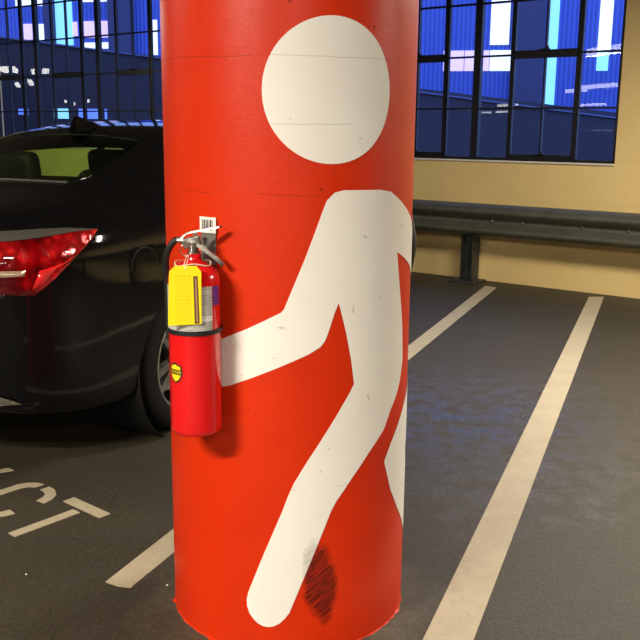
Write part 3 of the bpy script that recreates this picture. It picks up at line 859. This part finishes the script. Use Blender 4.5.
# surface point on the right flank, to lay lamp details and seams on
def flank(s, z, out=0):
    rg = ring(s); best = None
    for a_, b in zip(rg, rg[1:]):
        if a_[0] < .3: break
        if (a_[1]-z)*(b[1]-z) <= 0 and a_[1] != b[1]:
            t = (z-a_[1])/(b[1]-a_[1]); best = a_[0]+(b[0]-a_[0])*t; break
    if best is None: best = rg[0][0]
    return Vector((s, -(best+out), z))
def patch(name, poly, m, parent, out, step=.02):
    """small panel following the right flank"""
    bm = bmesh.new(); vs = [bm.verts.new((x, 0, z)) for x, z in poly]; f = bm.faces.new(vs)
    bmesh.ops.triangulate(bm, faces=[f])
    x = min(p[0] for p in poly)+step
    while x < max(p[0] for p in poly):
        bmesh.ops.bisect_plane(bm, geom=bm.faces[:]+bm.edges[:]+bm.verts[:], plane_co=(x, 0, 0), plane_no=(1, 0, 0), dist=1e-7); x += step
    for v in bm.verts: v.co = flank(v.co.x, v.co.z, out)
    recalc(bm); o = mesh_obj(name, bm, m, parent, smooth=True); solid(o, .002, 0); return o
patch('reverse_lens', [(-.905, .852), (-.90, .872), (-1.04, .876), (-1.04, .846)], M['clear'], lamps[0], .0062)['label'] = 'clear reversing lens'
patch('lamp_reflector', [(-.80, .872), (-.755, .893), (-.825, .858), (-.868, .800), (-.885, .803), (-.855, .85)][::1] if False else [(-.745, .895), (-.72, .915), (-.80, .87), (-.86, .808), (-.885, .800), (-.858, .868)], M['bright'], lamps[0], .0062)
bm = bmesh.new()
tube(bm, [flank(-.315+.089*math.cos(2*PI*i/40), .828+.073*math.sin(2*PI*i/40), .0) for i in range(40)], .0016, 6, closed=True)
mesh_obj('door_gap', bm, M['trimb'], fd, smooth=True)
# wheel wells, wheels
for s0 in (0, 2.795):
    for sg in (-1, 1):
        R_ = Matrix.Translation((s0, sg*.56, .33)) @ Matrix.Rotation(-sg*PI/2, 4, 'X')
        bm = bmesh.new(); lathe(bm, [(.37, .33), (.37, 0), (0, 0)], 40, R_)
        wl = mesh_obj('wheel_well', bm, M['trimb'], car, smooth=True)
        w = bpy.data.objects.new('wheel', None); link(w, car); w.location = (s0, sg*.785, .33); w.rotation_euler = (-sg*PI/2, 0, 0)
        bm = bmesh.new()
        lathe(bm, [(.225, -.10), (.245, -.112), (.30, -.112), (.322, -.095), (.33, -.06), (.33, .06), (.322, .09), (.30, .110), (.262, .113), (.238, .108), (.228, .098)], 64); recalc(bm)
        mesh_obj('tyre', bm, M['tyre'], w, smooth=True)
        bm = bmesh.new()
        lathe(bm, [(.236, .104), (.236, .110), (.228, .112), (.220, .106), (.212, .085), (.207, .02), (.205, -.08)], 64)
        lathe(bm, [(0, .082), (.028, .082), (.034, .078), (.055, .070), (.060, .050), (0, .05)], 32)
        for k in range(10):
            a_ = 2*PI*k/10+(.11 if k % 2 else -.11)
            Mx = Matrix.Rotation(a_, 4, 'Z')
            v = [bm.verts.new(Mx @ Vector(p)) for p in [(.045, -.016, .076), (.045, .016, .076), (.222, .020, .098), (.222, -.020, .098), (.045, -.016, .045), (.045, .016, .045), (.222, .020, .06), (.222, -.020, .06)]]
            for q in ((0, 1, 2, 3), (7, 6, 5, 4), (0, 4, 5, 1), (1, 5, 6, 2), (2, 6, 7, 3), (3, 7, 4, 0)): bm.faces.new([v[i] for i in q])
        recalc(bm); mesh_obj('rim', bm, M['alloy'], w)
        bm = bmesh.new(); lathe(bm, [(0, .0), (.15, 0), (.155, .004), (.155, .018), (0, .018)], 40); recalc(bm); mesh_obj('brake_disc', bm, M['alloy'], w)
def top_z(s, t):
    rg = ring(s); n = len(rg)//2
    for a_, b in zip(rg[n-30:n+30], rg[n-29:n+31]):
        if (a_[0]-t)*(b[0]-t) <= 0 and a_[0] != b[0]: return a_[1]+(b[1]-a_[1])*(t-a_[0])/(b[0]-a_[0])
    return rg[n][1]
bm = bmesh.new()
tube(bm, [(s_, t_, top_z(s_, t_)+.003) for s_, t_ in [(-.275-.03*(1-(t/.475)**2), t) for t in [-.475+.95*i/30 for i in range(31)]]], .005, 8)
mesh_obj('window_seal', bm, mat('grey_seal', (.12, .12, .11), .35), car, smooth=True)
# shark fin aerial
bm = bmesh.new()
n_ = 9
fp = [(-.085, 0), (-.075, .035), (-.055, .062), (-.03, .058), (.03, .028), (.085, .006), (.10, 0)]
L = [bm.verts.new((x, .004+.022*(1-z/.065), z)) for x, z in fp]; Rr = [bm.verts.new((x, -.004-.022*(1-z/.065), z)) for x, z in fp]
bm.faces.new(L); bm.faces.new(Rr[::-1])
for i in range(len(fp)): bm.faces.new((L[i], L[(i+1) % len(fp)], Rr[(i+1) % len(fp)], Rr[i]))
recalc(bm); fin = mesh_obj('roof_aerial', bm, M['paint'], car); fin.location = (.50, 0, curve_tab(ZT, .50)-.002); fin.scale = (1.15, 1.15, 1.3)
fin.rotation_euler = (0, math.radians(-8), 0)
# third-party interior: floor pan, seats, shelf, dashboard
bm = bmesh.new(); box(bm, (1.3, 0, .36), (2.9, 1.5, .04)); box(bm, (-.18, 0, 1.045), (.55, 1.2, .03)); box(bm, (2.35, 0, .93), (.45, 1.35, .22), bevel=.05)
mesh_obj('cabin_floor', bm, M['seat'], car)
def seat(x, y, w, rear=False):
    bm = bmesh.new()
    box(bm, (x+.25, y, .55), (.5, w, .18), bevel=.05, seg=3)
    box(bm, (x-.02, y, .84), (.14, w, .60), Matrix.Rotation(math.radians(-14), 4, 'Y'), bevel=.055, seg=3)
    st_ = mesh_obj('rear_seat' if rear else 'front_seat', bm, M['seat'], car, smooth=False)
    for hy in ((-.46, .46) if rear else (0,)):
        bm = bmesh.new(); box(bm, (x-.10, y+hy, 1.165), (.11, .30, .20), Matrix.Rotation(math.radians(-8), 4, 'Y'), bevel=.045, seg=4)
        tube(bm, [(x-.09, y+hy-.05, 1.08), (x-.10, y+hy-.05, 1.15)], .006); tube(bm, [(x-.09, y+hy+.05, 1.08), (x-.10, y+hy+.05, 1.15)], .006)
        mesh_obj('headrest', bm, M['seat'], st_)
seat(.58, 0, 1.25, True); seat(1.35, -.38, .5); seat(1.35, .38, .5)
# door mirrors
for sg in (-1, 1):
    bm = bmesh.new(); box(bm, (2.08, sg*.98, 1.03), (.10, .20, .13), bevel=.04, seg=3); box(bm, (2.10, sg*.87, .98), (.05, .12, .03), bevel=.01)
    mesh_obj('door_mirror', bm, M['paint'], car)
body_bm.free()

# ------------------------------------------------------------------ lights of the garage
def strip_light(p, ang, ln=1.22, cnt=1, main=0, warm=(1, .90, .74)):
    root = empty('fluorescent_light', (p.x, p.y, 2.75), ang)
    tag(root, 'slim white fluorescent strip light hanging under the garage ceiling', 'ceiling light', 'fluorescent strip lights')
    bm = bmesh.new(); box(bm, (0, 0, .045), (ln+.06, .09, .05), bevel=.01)
    for x in (-ln/3, ln/3): tube(bm, [(x, 0, .06), (x, 0, CZ-2.75)], .006, 6)
    mesh_obj('housing', bm, M['fixture'], root)
    bm = bmesh.new(); box(bm, (0, 0, -.03), (ln, .11, .12), bevel=.02)
    mesh_obj('diffuser', bm, M['tube'], root)
    if main:
        ld = bpy.data.lights.new('strip_glow', 'AREA'); ld.shape = 'RECTANGLE'; ld.size = ln; ld.size_y = .12; ld.energy = main; ld.color = warm
        lo = bpy.data.objects.new('strip_glow', ld); link(lo, root); lo.location = (0, 0, -.10)
def AN(a, n): return WD*a+WN*n
WX = 0.0
ADDED_STRIPS = [(-1.6, -1.3, 270), (1.6, -1.2, 120), (-1.2, 5.0, 150), (2.2, 5.2, 270), (-5.5, .48, 50), (.5, -6, 200), (-9.8, 5.0, 110), (5, -5, 100)]  # mostly unseen fixtures, added to brighten the wall, pillar and left bay
for a_, n_, e in ADDED_STRIPS: strip_light(AN(a_, n_), WX, 1.22, main=e)
for a_, n_, ln in [(-11.6, -13.4, 1.2), (-10.0, -11.1, 1.9), (-16.9, -28.7, 2.4), (-26.5, -34.5, 2.0), (-21.2, -28.2, 2.2), (-28.6, -43, 2.4), (-26, -2.4, 1.3), (-24.3, -1.7, 2.0), (-40.6, -15.3, 2.4), (-43.9, -18.4, 2.8), (-38.6, -15.2, 2.8), (-31, -44.8, 2)]:
    strip_light(AN(a_, n_), WX, ln)
for a_, n_, ln, r_ in [(-19.1, 2.57, .5, 0), (-19.55, 2.2, .35, -.9), (-19.2, 1.6, .6, 0)]:
    strip_light(AN(a_, n_), W0+r_, ln)

# ------------------------------------------------------------------ world: dusk sky
w = bpy.data.worlds.new('dusk'); scene.world = w; w.use_nodes = True
bg = w.node_tree.nodes['Background']; bg.inputs[0].default_value = (.24, .40, 1, 1); bg.inputs[1].default_value = 2.0

# ------------------------------------------------------------------ camera
cam = bpy.data.cameras.new('camera'); co = bpy.data.objects.new('camera', cam); col.objects.link(co)
cam.sensor_width = 36; cam.sensor_height = 36; cam.sensor_fit = 'HORIZONTAL'; cam.lens = 894/640*36
p, r = 0.21007685, 0.00985006
R0_ = Vector((1, 0, 0)); U0 = Vector((0, math.sin(p), math.cos(p))); F = Vector((0, math.cos(p), -math.sin(p)))
Rv = R0_*math.cos(r)+U0*math.sin(r); Uv = -R0_*math.sin(r)+U0*math.cos(r)
mm = Matrix((Rv, Uv, -F)).transposed().to_4x4(); mm.translation = (0, 0, 1.4)
co.matrix_world = mm
cam.clip_start = .05; cam.clip_end = 300
scene.camera = co
vs = scene.view_settings
vs.view_transform = 'Standard'; vs.look = 'None'; vs.exposure = 0; vs.gamma = 1; vs.use_curve_mapping = False
